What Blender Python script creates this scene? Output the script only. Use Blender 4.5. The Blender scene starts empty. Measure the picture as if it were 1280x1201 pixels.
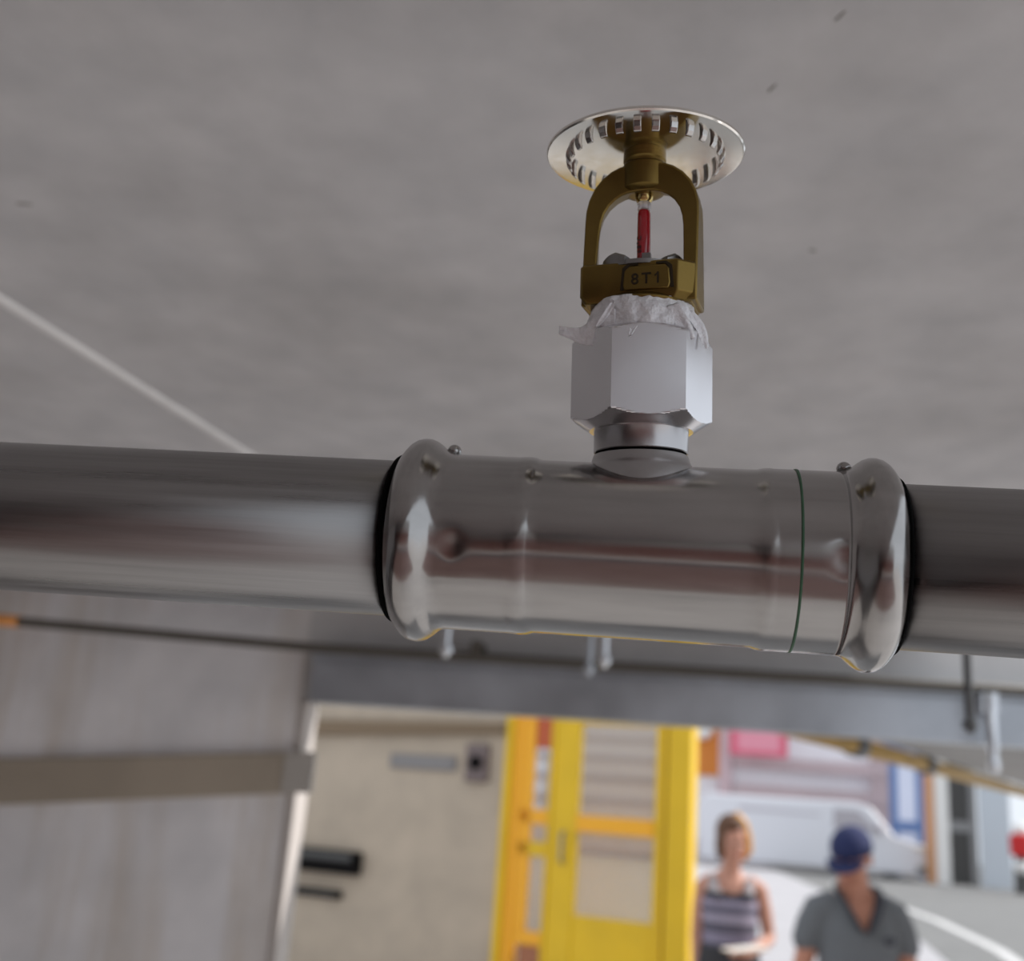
import bpy, bmesh, math, random
from mathutils import Vector, Matrix, noise
random.seed(7)
R = math.radians
scn = bpy.context.scene
COL = scn.collection

# ------------------------------------------------------------------ camera, world, light, exposure
cam_d = bpy.data.cameras.new('camera')
cam = bpy.data.objects.new('camera', cam_d); COL.objects.link(cam)
cam.matrix_world = Matrix(((0.9898, -0.0328, 0.1384, 0.0),
                           (0.1229, -0.2933, -0.9481, 0.0),
                           (0.0717, 0.9555, -0.2863, 1.70),
                           (0, 0, 0, 1)))
cam_d.sensor_width = 36.0
cam_d.lens = 1350.0 / 1280.0 * 36.0
cam_d.clip_start = 0.01
cam_d.clip_end = 400
cam_d.dof.use_dof = True
cam_d.dof.focus_distance = 0.228
cam_d.dof.aperture_fstop = 14.5
scn.camera = cam

world = bpy.data.worlds.new('sky'); scn.world = world
world.use_nodes = True
bg = world.node_tree.nodes['Background']
bg.inputs[0].default_value = (0.86, 0.92, 1.0, 1)
bg.inputs[1].default_value = 1.0

sun_d = bpy.data.lights.new('sun', 'SUN'); sun_d.energy = 4.6; sun_d.angle = R(1.0); sun_d.color = (1.0, 0.965, 0.935)
sun = bpy.data.objects.new('sun', sun_d); COL.objects.link(sun)
sun.rotation_euler = Vector((0.80, 0.25, 0.62)).to_track_quat('Z', 'Y').to_euler()

scn.view_settings.view_transform = 'Standard'
scn.view_settings.look = 'None'
scn.view_settings.gamma = 1.0
scn.view_settings.use_curve_mapping = False
scn.view_settings.exposure = 0.04

# ------------------------------------------------------------------ materials
MATS = {}
def mat(name, col, rough=0.6, metal=0.0, var=0.0, scale=8.0, stretch=(1, 1, 1), bump=0.0, bscale=60.0,
        trans=0.0, emit=None, estr=0.0, col2=None, spec=None, detail=5.0, rvar=0.0, alpha=1.0, coat=0.0):
    if name in MATS: return MATS[name]
    m = bpy.data.materials.new(name); m.use_nodes = True
    nt = m.node_tree; b = nt.nodes['Principled BSDF']
    b.inputs['Base Color'].default_value = (*col, 1)
    b.inputs['Roughness'].default_value = rough
    b.inputs['Metallic'].default_value = metal
    if spec is not None: b.inputs['Specular IOR Level'].default_value = spec
    if trans: b.inputs['Transmission Weight'].default_value = trans
    if coat: b.inputs['Coat Weight'].default_value = coat
    b.inputs['Alpha'].default_value = alpha
    if emit is not None:
        b.inputs['Emission Color'].default_value = (*emit, 1); b.inputs['Emission Strength'].default_value = estr
    if var or bump or col2 or rvar:
        tc = nt.nodes.new('ShaderNodeTexCoord'); mp = nt.nodes.new('ShaderNodeMapping')
        mp.inputs['Scale'].default_value = stretch
        nt.links.new(tc.outputs['Object'], mp.inputs[0])
        if var or col2 or rvar:
            n = nt.nodes.new('ShaderNodeTexNoise'); n.inputs['Scale'].default_value = scale; n.inputs['Detail'].default_value = detail
            nt.links.new(mp.outputs[0], n.inputs['Vector'])
        if var or col2:
            cr = nt.nodes.new('ShaderNodeValToRGB')
            c2 = col2 or tuple(min(1, c * (1 + var)) for c in col)
            c1 = col if col2 else tuple(c * (1 - var) for c in col)
            cr.color_ramp.elements[0].position = 0.33; cr.color_ramp.elements[1].position = 0.67
            cr.color_ramp.elements[0].color = (*c1, 1); cr.color_ramp.elements[1].color = (*c2, 1)
            nt.links.new(n.outputs[0], cr.inputs[0]); nt.links.new(cr.outputs[0], b.inputs['Base Color'])
        if rvar:
            mr = nt.nodes.new('ShaderNodeMapRange')
            mr.inputs['From Min'].default_value = 0.3; mr.inputs['From Max'].default_value = 0.7
            mr.inputs['To Min'].default_value = max(0.02, rough - rvar); mr.inputs['To Max'].default_value = rough + rvar
            nt.links.new(n.outputs[0], mr.inputs[0]); nt.links.new(mr.outputs[0], b.inputs['Roughness'])
        if bump:
            n2 = nt.nodes.new('ShaderNodeTexNoise'); n2.inputs['Scale'].default_value = bscale; n2.inputs['Detail'].default_value = 4
            bp = nt.nodes.new('ShaderNodeBump'); bp.inputs['Strength'].default_value = bump; bp.inputs['Distance'].default_value = 0.01
            nt.links.new(mp.outputs[0], n2.inputs['Vector'])
            nt.links.new(n2.outputs[0], bp.inputs['Height']); nt.links.new(bp.outputs[0], b.inputs['Normal'])
    MATS[name] = m
    return m

def stained_concrete(name, base, stain, scale=2.0, stretch=(1, 1, 1), amt=0.6, fine=14.0, lo=0.45, hi=0.75, rough=0.8):
    """concrete: two scales of noise, a broad stain and a fine mottling"""
    m = bpy.data.materials.new(name); m.use_nodes = True
    nt = m.node_tree; b = nt.nodes['Principled BSDF']; b.inputs['Roughness'].default_value = rough
    tc = nt.nodes.new('ShaderNodeTexCoord'); mp = nt.nodes.new('ShaderNodeMapping'); mp.inputs['Scale'].default_value = stretch
    nt.links.new(tc.outputs['Object'], mp.inputs[0])
    n1 = nt.nodes.new('ShaderNodeTexNoise'); n1.inputs['Scale'].default_value = scale; n1.inputs['Detail'].default_value = 7; n1.inputs['Roughness'].default_value = 0.62
    nt.links.new(mp.outputs[0], n1.inputs['Vector'])
    r1 = nt.nodes.new('ShaderNodeValToRGB'); r1.color_ramp.elements[0].position = lo; r1.color_ramp.elements[1].position = hi
    r1.color_ramp.elements[0].color = (0, 0, 0, 1); r1.color_ramp.elements[1].color = (amt, amt, amt, 1)
    nt.links.new(n1.outputs[0], r1.inputs[0])
    mix = nt.nodes.new('ShaderNodeMix'); mix.data_type = 'RGBA'
    mix.inputs[6].default_value = (*base, 1); mix.inputs[7].default_value = (*stain, 1)
    nt.links.new(r1.outputs[0], mix.inputs[0])
    n2 = nt.nodes.new('ShaderNodeTexNoise'); n2.inputs['Scale'].default_value = fine; n2.inputs['Detail'].default_value = 6
    nt.links.new(tc.outputs['Object'], n2.inputs['Vector'])
    r2 = nt.nodes.new('ShaderNodeValToRGB'); r2.color_ramp.elements[0].position = 0.25; r2.color_ramp.elements[1].position = 0.75
    r2.color_ramp.elements[0].color = (0.86, 0.86, 0.86, 1); r2.color_ramp.elements[1].color = (1.08, 1.07, 1.06, 1)
    nt.links.new(n2.outputs[0], r2.inputs[0])
    mu = nt.nodes.new('ShaderNodeMix'); mu.data_type = 'RGBA'; mu.blend_type = 'MULTIPLY'; mu.inputs[0].default_value = 1.0
    nt.links.new(mix.outputs[2], mu.inputs[6]); nt.links.new(r2.outputs[0], mu.inputs[7])
    nt.links.new(mu.outputs[2], b.inputs['Base Color'])
    MATS[name] = m
    return m

M_ceil = stained_concrete('ceiling_concrete', (0.53, 0.523, 0.532), (0.36, 0.348, 0.345), scale=3.2, amt=0.75, fine=22)
M_wall = stained_concrete('wall_concrete', (0.84, 0.835, 0.85), (0.64, 0.57, 0.49), scale=2.2, stretch=(3.5, 3.5, 0.35), amt=0.9, fine=9, lo=0.48, hi=0.70)
M_floor = stained_concrete('floor_concrete', (0.50, 0.485, 0.475), (0.40, 0.385, 0.375), scale=0.7, amt=0.6, fine=5)
M_pav = stained_concrete('pale_paving', (0.44, 0.43, 0.445), (0.39, 0.38, 0.39), scale=0.4, amt=0.6, fine=3)
M_shade_gnd = stained_concrete('shaded_ground', (0.19, 0.19, 0.185), (0.15, 0.148, 0.145), scale=0.5, amt=0.6, fine=4)  # darker ground tone, shade put into the colour
M_tan = stained_concrete('tan_plaster', (0.46, 0.38, 0.295), (0.40, 0.33, 0.255), scale=1.2, amt=0.7, fine=4)
M_pipe = mat('pipe_steel', (0.285, 0.278, 0.276), 0.34, 1.0, var=0.16, scale=9, stretch=(1.2, 40, 40), rvar=0.09, detail=6)
M_tee = mat('tee_steel', (0.37, 0.36, 0.352), 0.20, 1.0, var=0.10, scale=14, stretch=(2.0, 14, 14), rvar=0.07, detail=6)
M_zinc = mat('adapter_zinc', (0.72, 0.71, 0.73), 0.20, 1.0, var=0.03, scale=60, rvar=0.05)
M_brass = mat('brass', (0.20, 0.136, 0.040), 0.36, 1.0, var=0.10, scale=120, rvar=0.06, bump=0.05, bscale=3500)
M_brassp = mat('brass_polished', (0.55, 0.42, 0.17), 0.18, 1.0)
M_brassd = mat('brass_dark', (0.030, 0.020, 0.008), 0.8, 0.3)  # near-black brass for the stamped letters and plate outline
M_defl = mat('deflector_chrome', (0.80, 0.77, 0.72), 0.13, 1.0, rvar=0.03, scale=300)
M_tooth = mat('tooth_chrome', (0.50, 0.48, 0.46), 0.16, 1.0)
M_seat = mat('seat_metal', (0.30, 0.295, 0.29), 0.45, 1.0)
M_tape = mat('ptfe_tape', (0.90, 0.91, 0.94), 0.38, 0.0, var=0.04, scale=400, bump=0.3, bscale=420, trans=0.08)
M_red = mat('bulb_liquid', (0.42, 0.004, 0.016), 0.12, 0.0, coat=0.6)
M_glass = mat('clear_glass', (0.95, 0.96, 0.98), 0.05, 0.0, trans=0.75)
M_black = mat('black_rubber', (0.002, 0.002, 0.002), 0.9, spec=0.05)
M_green = mat('green_mark', (0.03, 0.095, 0.045), 0.6)
M_print = mat('dark_print', (0.05, 0.002, 0.006), 0.4)
M_galv = mat('galvanised', (0.50, 0.53, 0.57), 0.42, 0.85, var=0.16, scale=9, rvar=0.08)
M_rod = mat('zinc_rod', (0.75, 0.77, 0.80), 0.28, 1.0)
M_drod = mat('dark_rod', (0.10, 0.10, 0.10), 0.5, 0.4)
M_cond = mat('dark_conduit', (0.10, 0.088, 0.072), 0.6)
M_white = mat('white_trim', (0.50, 0.455, 0.42), 0.7, var=0.05, scale=6)
M_yel = mat('yellow_paint', (0.74, 0.465, 0.002), 0.4, var=0.06, scale=3)
M_yel2 = mat('amber_lit_paint', (0.90, 0.42, 0.01), 0.35)  # brighter amber than the frame, light on the rail put into the colour
M_redp = mat('red_panel', (0.50, 0.10, 0.03), 0.5)
M_pane = mat('door_glass', (0.74, 0.74, 0.75), 0.08, 0.0, trans=0.85)
M_blk = mat('black_plastic', (0.006, 0.005, 0.005), 0.8, spec=0.1)
M_grey = mat('grey_plate', (0.20, 0.185, 0.18), 0.6)
M_brown = mat('brown_strip', (0.19, 0.13, 0.075), 0.6)
M_must = mat('mustard_pipe', (0.40, 0.24, 0.05), 0.45, var=0.15, scale=6)
M_facade = mat('facade_white', (0.92, 0.90, 0.93), 0.8, var=0.02, scale=0.5)
M_ledge = mat('facade_ledge', (0.58, 0.46, 0.47), 0.8, var=0.06, scale=0.5)
M_orange = mat('orange_panel', (0.66, 0.22, 0.035), 0.7)
M_pink = mat('sign_red', (0.70, 0.12, 0.19), 0.6)
M_pink2 = mat('sign_pink', (0.78, 0.30, 0.38), 0.6)
M_blue = mat('blue_frame', (0.13, 0.22, 0.45), 0.5)
M_pblue = mat('pale_blue_panel', (0.75, 0.80, 0.95), 0.4)
M_van = mat('van_paint', (0.76, 0.76, 0.80), 0.35, coat=0.4)
M_vglass = mat('van_glass', (0.45, 0.42, 0.45), 0.1)
M_tyre = mat('tyre', (0.03, 0.03, 0.03), 0.8)
M_dark = mat('dark_metal', (0.06, 0.058, 0.055), 0.6)
M_mgrey = mat('mid_grey_metal', (0.25, 0.25, 0.25), 0.6)
M_pwall = mat('pale_panel', (0.58, 0.63, 0.68), 0.6)
M_rred = mat('post_red', (0.60, 0.012, 0.012), 0.5)
M_wht = mat('plain_white', (0.85, 0.83, 0.80), 0.5)
M_lampb = mat('lamp_housing', (0.75, 0.75, 0.75), 0.5)
M_tube = mat('lamp_tube', (1, 1, 1), 0.5, emit=(1.0, 0.95, 0.88), estr=5.0)
M_skin1 = mat('skin_man', (0.50, 0.22, 0.14), 0.55)
M_skin2 = mat('skin_woman', (0.52, 0.25, 0.17), 0.55)
M_polo = mat('grey_cotton', (0.14, 0.145, 0.152), 0.9, var=0.06, scale=90)
M_polod = mat('dark_cotton', (0.05, 0.05, 0.06), 0.9)
M_cap = mat('navy_cloth', (0.017, 0.024, 0.085), 0.9)
M_trou = mat('dark_trousers', (0.04, 0.038, 0.04), 0.9)
M_shoe = mat('shoe_leather', (0.05, 0.04, 0.035), 0.6)
M_hair = mat('brown_hair', (0.11, 0.045, 0.018), 0.6, var=0.2, scale=30, stretch=(8, 8, 1))
M_blond_lit = mat('blond_lit_hair', (0.62, 0.30, 0.06), 0.55, var=0.2, scale=30, stretch=(8, 8, 1))
M_eye = mat('eye_dark', (0.02, 0.015, 0.012), 0.3)
M_lip = mat('lip', (0.36, 0.11, 0.09), 0.5)
M_paper = mat('tan_card', (0.72, 0.55, 0.38), 0.7)

def striped(name):
    m = bpy.data.materials.new(name); m.use_nodes = True
    nt = m.node_tree; b = nt.nodes['Principled BSDF']; b.inputs['Roughness'].default_value = 0.9
    tc = nt.nodes.new('ShaderNodeTexCoord'); sp = nt.nodes.new('ShaderNodeSeparateXYZ')
    nt.links.new(tc.outputs['Object'], sp.inputs[0])
    mr = nt.nodes.new('ShaderNodeMapRange'); mr.inputs['From Min'].default_value = 0.95; mr.inputs['From Max'].default_value = 1.45
    nt.links.new(sp.outputs[2], mr.inputs[0])
    cr = nt.nodes.new('ShaderNodeValToRGB'); cr.color_ramp.interpolation = 'CONSTANT'
    stops = [(0.0, (.10, .09, .12)), (.10, (.22, .19, .25)), (.2, (.09, .085, .115)), (.3, (.25, .22, .29)), (.4, (.10, .09, .12)),
             (.5, (.33, .29, .36)), (.58, (.12, .11, .15)), (.66, (.30, .26, .33)), (.72, (.02, .02, .03)), (.79, (.40, .36, .36))]
    el = cr.color_ramp.elements
    while len(el) < len(stops): el.new(0.5)
    for e, (p, c) in zip(el, stops): e.position = p; e.color = (*c, 1)
    nt.links.new(mr.outputs[0], cr.inputs[0]); nt.links.new(cr.outputs[0], b.inputs['Base Color'])
    MATS[name] = m
    return m
M_stripe = striped('striped_knit')

# ------------------------------------------------------------------ helpers
def tag(o, label=None, cat=None, group=None, kind=None):
    if label: o['label'] = label
    if cat: o['category'] = cat
    if group: o['group'] = group
    if kind: o['kind'] = kind
    return o
def empty(name, loc=(0, 0, 0), mw=None):
    o = bpy.data.objects.new(name, None); COL.objects.link(o); o.empty_display_size = 0.05
    if mw is not None: o.matrix_world = mw
    else: o.location = loc
    return o
def obj(name, bm, m, parent=None, smooth=False, bevel=0.0, mw=None, auto=None, seg=2):
    if isinstance(bm, bmesh.types.BMesh):
        bmesh.ops.recalc_face_normals(bm, faces=bm.faces)
        me = bpy.data.meshes.new(name); bm.to_mesh(me); bm.free()
    else: me = bm
    me.materials.clear(); me.materials.append(m)
    for p in me.polygons: p.use_smooth = bool(smooth or auto)
    if auto: me.set_sharp_from_angle(angle=R(auto))
    o = bpy.data.objects.new(name, me); COL.objects.link(o)
    if parent: o.parent = parent
    if mw is not None: o.matrix_world = mw
    if bevel:
        b = o.modifiers.new('bevel', 'BEVEL'); b.width = bevel; b.segments = seg; b.limit_method = 'ANGLE'; b.angle_limit = R(35)
    return o
def struct(name, bm, m, parent=None, **k):
    o = obj(name, bm, m, parent, **k)
    if parent is None: o['kind'] = 'structure'
    return o
def N(): return bmesh.new()
def box(bm, lo, hi, M=None):
    vs = [bm.verts.new((x, y, z)) for x in (lo[0], hi[0]) for y in (lo[1], hi[1]) for z in (lo[2], hi[2])]
    if M is not None:
        for v in vs: v.co = M @ v.co
    for f in ((0, 1, 3, 2), (4, 6, 7, 5), (0, 4, 5, 1), (2, 3, 7, 6), (0, 2, 6, 4), (1, 5, 7, 3)):
        bm.faces.new([vs[i] for i in f])
    return bm
def B(lo, hi, M=None): return box(N(), lo, hi, M)
def lathe(bm, prof, seg=64, axis='Z', cap=True, M=None, mod=None):
    """prof: list of (t, r) along the axis"""
    rings = []
    for t, r in prof:
        ring = []
        for k in range(seg):
            a = 2 * math.pi * k / seg
            rr = r if mod is None else mod(t, r, a)
            p = Vector((rr * math.cos(a), rr * math.sin(a), t)) if axis == 'Z' else Vector((t, rr * math.cos(a), rr * math.sin(a)))
            if M is not None: p = M @ p
            ring.append(bm.verts.new(p))
        rings.append(ring)
    for a, b in zip(rings, rings[1:]):
        for k in range(seg): bm.faces.new((a[k], a[(k + 1) % seg], b[(k + 1) % seg], b[k]))
    if cap:
        bm.faces.new(rings[0]); bm.faces.new(rings[-1])
    return bm
def tube(bm, pts, rad, seg=10, caps=True):
    pts = [Vector(p) for p in pts]
    if not isinstance(rad, (list, tuple)): rad = [rad] * len(pts)
    rings = []; up = None
    for i, p in enumerate(pts):
        t = (pts[min(i + 1, len(pts) - 1)] - pts[max(i - 1, 0)]).normalized()
        if up is None: up = Vector((0, 0, 1)) if abs(t.z) < 0.9 else Vector((0, 1, 0))
        e1 = t.cross(up).normalized(); e2 = e1.cross(t).normalized(); up = e2
        rx, ry = rad[i] if isinstance(rad[i], (list, tuple)) else (rad[i], rad[i])
        rings.append([bm.verts.new(p + e1 * rx * math.cos(2 * math.pi * k / seg) + e2 * ry * math.sin(2 * math.pi * k / seg)) for k in range(seg)])
    for a, b in zip(rings, rings[1:]):
        for k in range(seg): bm.faces.new((a[k], a[(k + 1) % seg], b[(k + 1) % seg], b[k]))
    if caps: bm.faces.new(rings[0]); bm.faces.new(rings[-1])
    return bm
def ellipsoid(bm, c, r, seg=20, M=None):
    mm = Matrix.Translation(c) @ (M or Matrix()) @ Matrix.Diagonal((*r, 1))
    bmesh.ops.create_uvsphere(bm, u_segments=seg, v_segments=max(8, seg * 3 // 4), radius=1, matrix=mm)
    return bm
def prism(bm, outline, y0, y1, M=None):
    """outline in x,z extruded along y"""
    a = [bm.verts.new((x, y0, z)) for x, z in outline]; b = [bm.verts.new((x, y1, z)) for x, z in outline]
    if M is not None:
        for v in a + b: v.co = M @ v.co
    bm.faces.new(a); bm.faces.new(b[::-1]); n = len(a)
    for i in range(n): bm.faces.new((a[i], b[i], b[(i + 1) % n], a[(i + 1) % n]))
    return bm
def slab(bm, poly, z0, z1):
    a = [bm.verts.new((x, y, z0)) for x, y in poly]; b = [bm.verts.new((x, y, z1)) for x, y in poly]
    bm.faces.new(a); bm.faces.new(b[::-1]); n = len(a)
    for i in range(n): bm.faces.new((a[i], b[i], b[(i + 1) % n], a[(i + 1) % n]))
    return bm

# ================================================================== SETTING
CZ = 2.03            # garage ceiling
YW = 1.85            # wall with the lintel
struct('floor', B((-5, -6.0, -0.2), (9.5, 9.0, 0.0)), M_floor)
struct('reflect_patch', B((-3.2, -3.1, 0.0), (2.6, -0.75, 0.004)), mat('reflect_red', (0.165, 0.105, 0.097), 0.6, var=0.15, scale=1.2))  # unseen red floor patch added to colour the reflection in the tee
struct('reflect_patch_dark', B((-3.3, -3.75, 0.0), (2.7, -3.1, 0.004)), mat('reflect_dark', (0.035, 0.04, 0.055), 0.6))  # unseen dark strip added for the same reflection
ceil = struct('ceiling', B((-5, -4.5, CZ), (0.43, YW + 0.06, CZ + 0.25)), M_ceil)
# raised joint fin in the ceiling
d = (Vector((-0.432, 1.01)) - Vector((-0.489, 0.67))).normalized(); n_ = Vector((d.y, -d.x))
p0 = Vector((-0.489, 0.67)) - d * 0.35; p1 = Vector((-0.432, 1.01)) + d * 0.85
bm = N()
sec = [(-0.006, 0.0), (-0.0035, 0.004), (0.0035, 0.004), (0.006, 0.0)]
ra = [bm.verts.new((p0.x + n_.x * o, p0.y + n_.y * o, CZ + 0.001 - h)) for o, h in sec]
rb = [bm.verts.new((p1.x + n_.x * o, p1.y + n_.y * o, CZ + 0.001 - h)) for o, h in sec]
for i in range(4): bm.faces.new((ra[i], ra[(i + 1) % 4], rb[(i + 1) % 4], rb[i]))
bm.faces.new(ra); bm.faces.new(rb[::-1])
obj('joint_fin', bm, mat('joint_mortar', (0.74, 0.73, 0.72), 0.8, var=0.05, scale=30), ceil)

M_chip = mat('chip_dark', (0.27, 0.255, 0.24), 0.9)  # dark colour of the small ceiling marks
for x, y, ln, w, a in ((0.068, 0.3945, 0.0075, 0.0014, -60), (0.0446, 0.4418, 0.0075, 0.0016, -62), (0.0843, 0.5955, 0.005, 0.003, 20), (-0.393, 0.541, 0.011, 0.0026, 8), (0.02, 0.62, 0.004, 0.002, 100)):
    bm = N(); pts = []
    for k in range(8):
        t = 2 * math.pi * k / 8; pts.append((ln / 2 * math.cos(t), w / 2 * math.sin(t) * (0.8 + 0.4 * random.random())))
    slab(bm, pts, -0.0003, 0.001)
    c = obj('chip', bm, M_chip, ceil); c.location = (x, y, CZ); c.rotation_euler = (0, 0, R(a))

# left wall and the wall strip over the opening
struct('wall_left', B((-5.0, YW, 0), (-0.612, YW + 0.06, CZ)), M_wall)
struct('wall_lintel', B((-0.612, YW + 0.005, 1.846), (0.78, YW + 0.06, CZ)), mat('lintel_concrete', (0.62, 0.61, 0.60), 0.8, var=0.12, scale=5))
struct('trim_1', B((-0.613, YW - 0.004, 0), (-0.598, YW + 0.064, 1.846)), M_white, bevel=0.003)
struct('wall_side', B((-5.0, -4.5, 0), (-4.8, YW, CZ)), M_wall)
struct('unseen_wall_rear', B((-5.0, -4.7, 0), (3.2, -4.5, CZ + 0.25)), mat('unseen_rear_wall', (0.30, 0.29, 0.29), 0.8, var=0.2, scale=1.0))  # unseen; runs past the slab to keep sky out of the adapter's reflection
struct('rear_reflect_band', B((-4.8, -4.5, 0), (3.2, -4.48, 1.25)), mat('rear_reflect_red', (0.15, 0.055, 0.045), 0.7, var=0.2, scale=1.5))  # unseen red band added to show in the tee's reflection
# lower soffit beyond the opening on the right
PA, PB = Vector((0.392, 3.086)), Vector((1.908, 6.117))
pd = (PB - PA).normalized()
q0 = PA - pd * 1.1; q1 = PB + pd * 1.2
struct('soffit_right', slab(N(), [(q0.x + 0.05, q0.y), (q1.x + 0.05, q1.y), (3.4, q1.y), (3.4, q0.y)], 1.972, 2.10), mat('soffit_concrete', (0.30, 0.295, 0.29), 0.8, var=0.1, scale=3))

# ground outside: ramp up to the street
def ramp(bm, x0, x1, prof, th=0.1):
    a = []
    for y, z in prof: a.append((bm.verts.new((x0, y, z)), bm.verts.new((x1, y, z)), bm.verts.new((x0, y, z - th)), bm.verts.new((x1, y, z - th))))
    for p, q in zip(a, a[1:]):
        bm.faces.new((p[0], p[1], q[1], q[0])); bm.faces.new((p[2], q[2], q[3], p[3]))
        bm.faces.new((p[0], q[0], q[2], p[2])); bm.faces.new((p[1], p[3], q[3], q[1]))
    bm.faces.new((a[0][0], a[0][2], a[0][3], a[0][1])); bm.faces.new((a[-1][0], a[-1][1], a[-1][3], a[-1][2]))
    return bm
LX0, LX1 = (4.15, 27.0), (4.28, 12.5)
RP = [(9.0, 0.0), (11, 0.05), (15, 0.42), (18, 0.5), (60, 0.5)]
def rz(y):
    if y <= RP[0][0]: return 0.0
    for (a, za), (b, zb) in zip(RP, RP[1:]):
        if a <= y <= b: return za + (zb - za) * (y - a) / (b - a)
    return 0.5
struct('ground_paving', ramp(N(), -16, 3.4, RP), M_pav)
gnd_shaded = struct('ground_shaded', ramp(N(), 3.4, 26, RP), M_shade_gnd)  # right side coloured darker in place of shade on the ground
bm = N(); rows = []
for k in range(25):
    t = k / 24; x = LX0[0] + (LX1[0] - LX0[0]) * t; y = LX0[1] + (LX1[1] - LX0[1]) * t
    rows.append((bm.verts.new((x - 0.09, y, rz(y) + 0.006)), bm.verts.new((x + 0.09, y, rz(y) + 0.006))))
for a, b in zip(rows, rows[1:]): bm.faces.new((a[0], a[1], b[1], b[0]))
obj('painted_line', bm, mat('road_paint', (0.62, 0.61, 0.60), 0.8), gnd_shaded)

# ------------------------------------------------------------------ metal channel along the lintel, conduit, hook
ch = empty('channel_beam', (0, YW, 1.848))
y0 = -0.04
obj('web', B((-0.585, y0, 0.0), (0.9, y0 + 0.006, 0.072)), M_galv, ch)
obj('top_flange', B((-0.585, y0 - 0.008, 0.072), (0.9, 0.005, 0.077)), M_galv, ch, bevel=0.002)
obj('lower_flange', B((-0.585, y0, -0.006), (0.9, 0.005, 0.0)), M_galv, ch)
obj('lip', B((-0.585, y0 - 0.011, 0.065), (0.9, y0 - 0.008, 0.077)), M_galv, ch)
tag(ch, 'blue-grey galvanised steel channel running across above the opening', 'beam')
cd = empty('cable_conduit', (0, YW - 0.06, 1.939))
obj('tube', tube(N(), [(-4.8, 0, 0.06), (-1.2, 0, 0.011), (-0.588, 0, -0.008), (0.2, 0, -0.012), (0.85, 0, -0.012)], 0.008, 12), M_cond, cd, smooth=True)
obj('orange_coupling', tube(N(), [(-1.20, 0, 0.0112), (-1.128, 0, 0.009)], 0.0105, 14), mat('orange_plastic', (0.85, 0.36, 0.10), 0.5), cd, smooth=True)
for x in (-0.30,): obj('clip', B((x - 0.008, -0.009, -0.012), (x + 0.008, 0.06, 0.018)), M_cond, cd)
tag(cd, 'thin dark conduit running along the concrete wall behind the pipe', 'conduit')

def rod(x, y, zend, r, m, label, nut=True, ztop=CZ):
    e = empty('hanging_rod', (x, y, ztop))
    bm = N(); prof = []
    L = ztop - zend; k = int(L / 0.004)
    for i in range(k + 1): prof.append((-L * i / k, r * (1.0 if i % 2 else 0.93)))
    obj('threaded_rod', lathe(bm, prof, 14), m, e, smooth=True)
    if nut:
        bm = N(); lathe(bm, [(-L + 0.004, r * 1.5), (-L + 0.005, r * 1.75), (-L + 0.011, r * 1.75), (-L + 0.012, r * 1.5)], 6)
        obj('nut', bm, m, e)
    tag(e, label, 'rod', 'rods hanging from the ceiling behind the pipe')
rod(-0.236, 1.2, 1.853, 0.0042, M_rod, 'zinc threaded rod hanging just right of the left pipe bead')
rod(-0.058, 1.2, 1.851, 0.0042, M_rod, 'zinc threaded rod hanging below the middle of the tee')
rod(-0.078, 1.26, 1.848, 0.0036, M_galv, 'short dull rod end beside the middle zinc rod')
rod(0.325, 1.2, 1.805, 0.0046, M_drod, 'dark threaded rod hanging below the right pipe')
hk = empty('drop_bracket', (0.508, YW - 0.09, 1.797))
bm = N(); lathe(bm, [(0.0, 0.006), (0.003, 0.009), (0.018, 0.0095), (0.024, 0.0065), (0.03, 0.0075), (0.036, 0.0085), (0.085, 0.009), (0.09, 0.0075), (0.10, 0.0085), (0.118, 0.0085)], 20)
obj('bolt', bm, M_rod, hk, auto=50)
obj('strap', B((-0.012, 0.0, 0.09), (0.012, 0.040, 0.119)), M_rod, hk)
tag(hk, 'shiny bolt hanging from the channel lip at the far right', 'bolt')

gr = empty('shadow_band_left', (0, YW, 0))  # thin brown strip in place of a soft shadow across wall and post
obj('board', prism(N(), [(-4.8, 1.42), (-4.8, 1.505), (-1.15, 1.712), (-0.615, 1.758), (-0.615, 1.690), (-1.15, 1.632)], -0.014, 0.0), mat('shadow_brown', (0.42, 0.36, 0.285), 0.7, var=0.08, scale=5), gr, bevel=0.003)  # strip of the painted shadow band
obj('shadow_end', prism(N(), [(-0.622, 1.757), (-0.570, 1.761), (-0.570, 1.694), (-0.622, 1.690)], -0.016, -0.004), mat('shadow_grey', (0.46, 0.43, 0.39), 0.7), gr)
tag(gr, 'brown strip of painted shadow across the left concrete wall', 'board')

# mustard pipe on the edge of the right soffit
mp_ = empty('mustard_pipe', (PA.x, PA.y, 1.95))
a0 = Vector((q0.x - PA.x, q0.y - PA.y, 0)); a1 = Vector((q1.x - PA.x, q1.y - PA.y, 0))
obj('tube', tube(N(), [a0, a1], 0.027, 16), M_must, mp_, smooth=True)
for t in (0.50, 1.36):
    c = Vector((pd.x, pd.y, 0))
    obj('coupling', tube(N(), [c * (t - 0.05), c * (t - 0.045), c * (t + 0.045), c * (t + 0.05)], [0.030, 0.036, 0.036, 0.030], 16), M_drod, mp_, smooth=True)
tag(mp_, 'mustard yellow pipe with dark couplings slanting away at the right', 'pipe')

# ------------------------------------------------------------------ tan wall with yellow door (faces the opening obliquely)
TH = R(18)
BX = Vector((0.252, 7.2, 0))
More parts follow.
